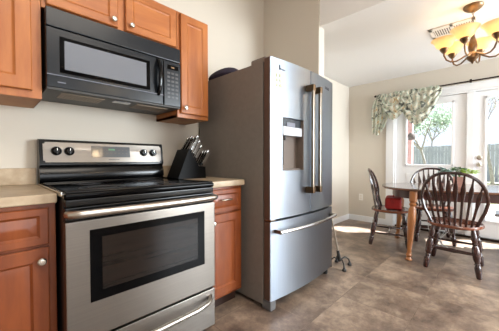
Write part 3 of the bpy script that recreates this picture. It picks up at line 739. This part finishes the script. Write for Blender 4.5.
# ================================================================ WINDSOR CHAIRS   (local: faces +X, origin at centre of seat on the floor)
SP = [(.008, 0), (.010, .15), (.010, .40), (.012, .50), (.017, .60), (.020, .70), (.016, .77), (.011, .83), (.008, .88), (.007, 1)]
LG = [(.016, 0), (.021, .03), (.024, .12), (.027, .22), (.018, .27), (.025, .29), (.018, .32), (.027, .38), (.031, .50), (.028, .62), (.018, .68), (.027, .71), (.018, .74), (.025, .80), (.021, .92), (.015, 1)]
def make_chair(label):
    t = thing('windsor_chair', label, 'chair', (0, 0, 0), group='dark windsor dining chairs', world=False)
    bm = bmesh.new(); N = 40
    def out(s, z):
        r = []
        for k in range(N):
            a = 2*PI*k/N; c, q = math.cos(a), math.sin(a)
            x = .215*math.copysign(abs(c)**.8, c); y = (.225 if c > 0 else .225-.025*abs(c))*math.copysign(abs(q)**.75, q)
            r.append((x*s, y*s, z))
        return r
    rings = [out(.90, .408), out(.99, .418), out(1.0, .432), out(.97, .443)]
    for s in (.85, .6, .35, .12):
        rings.append([(p[0], p[1], .443-.012*(1-s)-.010*math.sin(PI*s)*(1 if p[0] < .05 else .4)) for p in out(s, 0)])
    ringloft(bm, rings); obj('seat', bm, 'seat', t)
    # hoop back: from seat edge, widening, over the top; leans back with height
    def bx(z): return -.172-.26*(z-.44)*.62
    pts = []; W = .248; H = .935
    for i in range(41):
        a = PI*i/40; c, s = math.cos(a), math.sin(a)
        zc = .66
        if i in (0, 40): pass
        y = W*math.copysign(abs(c)**.82, c); z = zc+(H-zc)*s**.9
        pts.append((bx(z)+.06*(y/W)**2, y, z))
    lower = [(-.105, .170, .430), (-.125, .195, .50), (bx(.58)+.05, .228, .58)]
    path = lower+pts+[(p[0], -p[1], p[2]) for p in lower[::-1]]
    bm = bmesh.new(); tube(bm, path, .0145, 8); obj('back_hoop', bm, 'chair', t)
    # spindles
    for k in range(8):
        f = (k-3.5)/3.5; yb = .135*f; yt = .212*f
        s = math.sqrt(max(0, 1-(abs(yt)/W)**(1/.82*2)))
        zt = .66+(H-.66)*s**.9-.004
        p0 = Vector((-.172+.045*f*f, yb, .432)); p1 = Vector((bx(zt)+.06*(yt/W)**2, yt, zt))
        bm = bmesh.new(); lathe(bm, SP, p0, p1, 8, sx=1.0, sy=.42, u=(0, 1, 0)); obj('spindle', bm, 'chair', t)
    feet = {}
    for sx in (-1, 1):
        for sy in (-1, 1):
            a = Vector((sx*.205-.01, sy*.200, .0015)); b = Vector((sx*.145, sy*.150, .414)); feet[(sx, sy)] = (a, b)
            bm = bmesh.new(); lathe(bm, LG, a, b, 12); obj('leg', bm, 'chair', t)
    def at(k, f): a, b = feet[k]; return a.lerp(b, f)
    STP = [(.007, 0), (.010, .15), (.012, .4), (.016, .5), (.012, .6), (.010, .85), (.007, 1)]
    for sy in (-1, 1):
        bm = bmesh.new(); lathe(bm, STP, at((-1, sy), .36), at((1, sy), .36), 8); obj('stretcher', bm, 'chair', t)
    bm = bmesh.new(); a = at((-1, -1), .36).lerp(at((1, -1), .36), .5); b = at((-1, 1), .36).lerp(at((1, 1), .36), .5)
    lathe(bm, STP, a, b, 8); obj('stretcher', bm, 'chair', t)
    for sx in (-1, 1):
        bm = bmesh.new(); lathe(bm, STP, at((sx, -1), .50), at((sx, 1), .50), 8); obj('stretcher', bm, 'chair', t)
    return t
ch = make_chair('dark windsor chair nearest the camera, hoop back turned toward the viewer')
ch.location = (3.03, -1.655, 0); ch.rotation_euler = (0, 0, math.radians(1))
dup(ch, (3.41, -.96, 0), math.radians(-74), 'dark windsor chair at the left end of the table holding a red bag')
dup(ch, (3.93, -1.33, 0), math.radians(196), 'windsor chair at the far side of the table in front of the door')

# red bag on the left chair seat
t = red_ = thing('red_bag', 'small red zip bag resting on the seat of the left dining chair', 'bag', (3.46, -.985, .442), math.radians(14), world=False)
bm = bmesh.new(); box(bm, -.16, .16, -.09, .09, .002, .165, bev=.028, seg=3); obj('body', bm, 'red', t)
bm = bmesh.new(); tube(bm, [(-.06, 0, .162), (-.05, 0, .19), (0, 0, .198), (.05, 0, .19), (.06, 0, .162)], .006, 8); obj('carry_handle', bm, 'red', t)
bm = bmesh.new(); box(bm, -.12, .12, -.004, .004, .164, .168); obj('zipper', bm, 'blkm', t)
bm = bmesh.new(); box(bm, .03, .09, -.0925, -.0895, .07, .10); obj('cloth_patch', bm, 'bag2', t)

red_.scale = (1, 1, .86)
# bench at the far right
t = thing('bench', 'low backless bench with a glossy pale seat at the right edge behind the chair', 'bench', (3.92, -2.42, 0))
obj('seat', B(3.74, 4.08, -2.92, -1.93, .425, .455, bev=.008), 'bench', t)
obj('apron', B(3.77, 4.05, -2.86, -1.99, .365, .424, bev=.004), 'apron', t)
for x in (3.80, 4.02):
    for y in (-2.84, -2.01):
        bm = bmesh.new(); lathe(bm, LG, (x, y, .0015), (x, y, .38), 12); obj('leg', bm, 'chair', t)

# centrepiece
pc = Vector((3.56, -1.635, .7505))
t = thing('potted_plant', 'small leafy plants in a square pink planter centred on the dining table', 'potted plant', tuple(pc))
bm = bmesh.new()
ringloft(bm, [[(pc.x+sx*r, pc.y+sy*r*1.0, pc.z+z) for sx, sy in ((-1, -1), (1, -1), (1, 1), (-1, 1))] for r, z in ((.042, 0), (.050, .10), (.050, .112), (.043, .112), (.041, .10))])
obj('planter', bm, 'pot', t)
obj('soil', B(pc.x-.041, pc.x+.041, pc.y-.041, pc.y+.041, pc.z+.09, pc.z+.105), 'soil', t)
def leaves(cy, m, n, spread, z0, size, rnd):
    bm = bmesh.new()
    for k in range(n):
        a = rnd.uniform(0, 2*PI); el = rnd.uniform(-.1, 1.0); L = rnd.uniform(.5, 1)*spread
        b = Vector((pc.x+rnd.uniform(-.03, .03), pc.y+cy*.4, pc.z+.10))
        e = Vector((pc.x+math.cos(a)*L*.6, pc.y+cy+math.sin(a)*L, pc.z+z0+el*spread*.6))
        tube(bm, [b, b.lerp(e, .5)+Vector((0, 0, .012)), e], .0016, 4)
        d = Vector((math.cos(a), math.sin(a), rnd.uniform(-.5, .4))).normalized(); s = d.cross(Vector((0, 0, 1))).normalized(); w_ = size*.42
        up = Vector((0, 0, .004))
        P = [e, e+d*size*.35+s*w_-up, e+d*size*.8+s*w_*.6-up, e+d*size, e+d*size*.8-s*w_*.6-up, e+d*size*.35-s*w_-up]
        mid = bm.verts.new(e+d*size*.5+up); V = [bm.verts.new(p) for p in P]
        for i in range(6): bm.faces.new((V[i], V[(i+1) % 6], mid))
    return bm
rnd = random.Random(4)
obj('blue_green_leaves', leaves(.095, 'leaf3', 26, .065, .175, .06, rnd), 'leaf3', t)
obj('green_leaves', leaves(.0, 'leaf', 26, .05, .19, .045, rnd), 'leaf', t)
obj('lime_leaves', leaves(-.085, 'leaf2', 20, .05, .165, .055, rnd), 'leaf2', t)

# wire stand under the table
t = thing('wire_plant_stand', 'white wire globe stand on the floor under the dining table', 'wire stand', (3.64, -1.43, 0))
cx, cy = 3.64, -1.43
bm = bmesh.new()
for k in range(9):
    a = 2*PI*k/9; tube(bm, [(cx+r*math.cos(a), cy+r*math.sin(a), z) for r, z in ((.10, .002), (.03, .05), (.012, .09), (.05, .13), (.10, .2), (.11, .27), (.09, .33))], .0018, 5)
obj('wires', bm, 'wire', t)
bm = bmesh.new()
for r, z in ((.10, .004),): tube(bm, [(cx+r*math.cos(a*PI/16), cy+r*math.sin(a*PI/16), z) for a in range(32)], .003, 5, closed=True)
obj('base_ring', bm, 'wire', t)
for r, z in ((.11, .27), (.09, .33)):
    bm = bmesh.new(); tube(bm, [(cx+r*math.cos(a*PI/16), cy+r*math.sin(a*PI/16), z) for a in range(32)], .003, 5, closed=True); obj('hoop', bm, 'wire', t)

# ================================================================ CURTAIN ROD + SCARF
t = thing('curtain_rod', 'thin dark curtain rod across the top of the dining doors', 'curtain rod', (RX-.08, -1.6, 2.09))
bm = bmesh.new(); tube(bm, [(RX-.085, -.50, 2.09), (RX-.085, -2.95, 2.09)], .0095, 10); obj('rod', bm, 'rod', t)
for y in (-.52, -1.66, -2.92):
    bm = bmesh.new(); tube(bm, [(RX-.001, y, 2.105), (RX-.05, y, 2.10), (RX-.085, y, 2.077), (RX-.100, y, 2.092)], .005, 8); box(bm, RX-.007, RX-.001, y-.012, y+.012, 2.11-.05, 2.11+.025, bev=.002)
    obj('bracket', bm, 'rod', t)
for y in (-.485, -2.965):
    bm = bmesh.new(); lathe(bm, [(.010, 0), (.02, .4), (.016, .8), (.004, 1)], (RX-.085, y-.015*(1 if y < -1 else -1)*-1, 2.09), (RX-.085, y+.03*(1 if y > -1 else -1), 2.09)); obj('finial', bm, 'rod', t)
def sheet(fn, nu, nv, th=.004):
    bm = bmesh.new(); g = [[bm.verts.new(fn(i/nu, j/nv)) for j in range(nv+1)] for i in range(nu+1)]
    for i in range(nu):
        for j in range(nv): bm.faces.new((g[i][j], g[i+1][j], g[i+1][j+1], g[i][j+1]))
    bmesh.ops.recalc_face_normals(bm, faces=bm.faces)
    r = bmesh.ops.solidify(bm, geom=list(bm.faces), thickness=th)
    return bm
t = thing('scarf_valance', 'floral green and beige scarf valance draped over the left of the rod', 'valance', (RX-.09, -.85, 2.09))
def swag(y0, y1, sag0, sag1, ph, out):
    def fn(u, v):
        y = y0+(y1-y0)*u; s = math.sin(PI*u)**.85
        ys = y+(.5-u)*.10*v
        zt = 2.098; zb = 2.098-sag0*(1-u)-sag1*u*.15 if False else 2.098-(sag0*s+.05)
        z = zt+(zb-zt)*v
        x = RX-.102-out*s*v**.7-.014*math.sin(v*22+ph+2*s)*(.3+s)-.008*math.sin(u*40+v*5)
        return (x, ys, z+.006*math.sin(u*55+v*3))
    return sheet(fn, 46, 26)
obj('swag', swag(-.58, -.94, .37, .1, 0, .06), 'scarf', t)
obj('swag', swag(-.84, -1.32, .48, .1, 1.4, .09), 'scarf', t)
def tail(u, v):
    L = .68-.16*abs(u-.45)-.06*u
    y2 = -.575-(u-.5)*(.07+.19*math.sin(PI*min(1, .12+v*.95)*.80))+.035*v
    return (RX-.105-.016*math.sin(u*26+v*2)-.02*v, y2+.01*math.sin(v*7), 2.10-L*v-.004*math.sin(u*30))
obj('tail', sheet(tail, 36, 20), 'scarf', t)
def gather(u, v):
    y = -.51-.81*u; a = v*2*PI*.999
    r = .019+.006*math.sin(u*140)+.005*math.sin(u*57+a)
    return (RX-.085+r*math.cos(a), y, 2.09+r*math.sin(a)+.006*math.sin(u*23))
obj('gathered_top', sheet(gather, 120, 12, .002), 'scarf', t)

# ================================================================ CHANDELIER
hc = Vector((2.68, -1.800, 0))
t = thing('chandelier', 'six-arm brass chandelier with glowing amber glass bell shades above the table', 'chandelier', (hc.x, hc.y, CZ))
def vl(prof, z0, z1, seg=20, p=hc):
    bm = bmesh.new(); lathe(bm, prof, (p.x, p.y, z0), (p.x, p.y, z1), seg); return bm
obj('canopy', vl([(.066, 0), (.068, .2), (.060, .45), (.038, .75), (.012, 1)], CZ-.001, CZ-.055), 'brass', t)
bm = bmesh.new()
for k in range(4):
    z = CZ-.045-k*.026; a0 = k % 2
    tube(bm, [(hc.x+(.008*math.cos(a) if a0 else 0), hc.y+(0 if a0 else .008*math.cos(a)), z-.010+.016*math.sin(a)) for a in [i*PI/6 for i in range(12)]], .0022, 6, closed=True)
obj('chain', bm, 'brass', t)
bm = vl([(.006, 0), (.012, .03), (.02, .08), (.036, .13), (.02, .18), (.010, .24), (.014, .36), (.026, .48), (.032, .60), (.024, .72), (.04, .80), (.042, .86), (.024, .92), (.010, .96), (.004, 1)], 2.215, 1.865)
col_ = obj('column', bm, 'brass', t)
RT = Vector((.701, -.713, 0)); FW = Vector((.713, .701, 0))
for k in range(6):
    a = math.radians(50+60*k); d = Vector((math.cos(a), math.sin(a), 0))
    def P(r, z): return hc+d*r+Vector((0, 0, z))
    R_ = .198
    bm = bmesh.new(); tube(bm, [P(.03, 1.95), P(.07, 1.925), P(.11, 1.905), P(.15, 1.905), P(.18, 1.925), P(R_, 1.965), P(R_, 2.0)], .0065, 8)
    arm = obj('arm', bm, 'brass', t)
    p = P(R_, 0)
    obj('cup', vl([(.010, 0), (.020, .25), (.030, .6), (.034, .85), (.030, 1)], 1.985, 2.03, 16, p), 'brass', arm)
    bm = bmesh.new(); N = 24
    prof = [(.026, 2.028), (.044, 2.033), (.058, 2.045), (.066, 2.062), (.074, 2.080), (.092, 2.100), (.098, 2.104), (.093, 2.103), (.070, 2.080), (.062, 2.062), (.054, 2.048), (.040, 2.038), (.024, 2.034)]
    ringloft(bm, [[(p.x+r*math.cos(2*PI*i/N), p.y+r*math.sin(2*PI*i/N), z) for i in range(N)] for r, z in prof], cap=True)
    obj('glass_shade', bm, 'shade', arm)
    obj('bulb', vl([(.010, 0), (.012, .2), (.026, .55), (.024, .8), (.008, 1)], 2.036, 2.092, 12, p), 'bulb', arm)
light('chandelier_glow', 'POINT', (hc.x, hc.y, 2.0), 3, (1.0, .74, .46), .12)
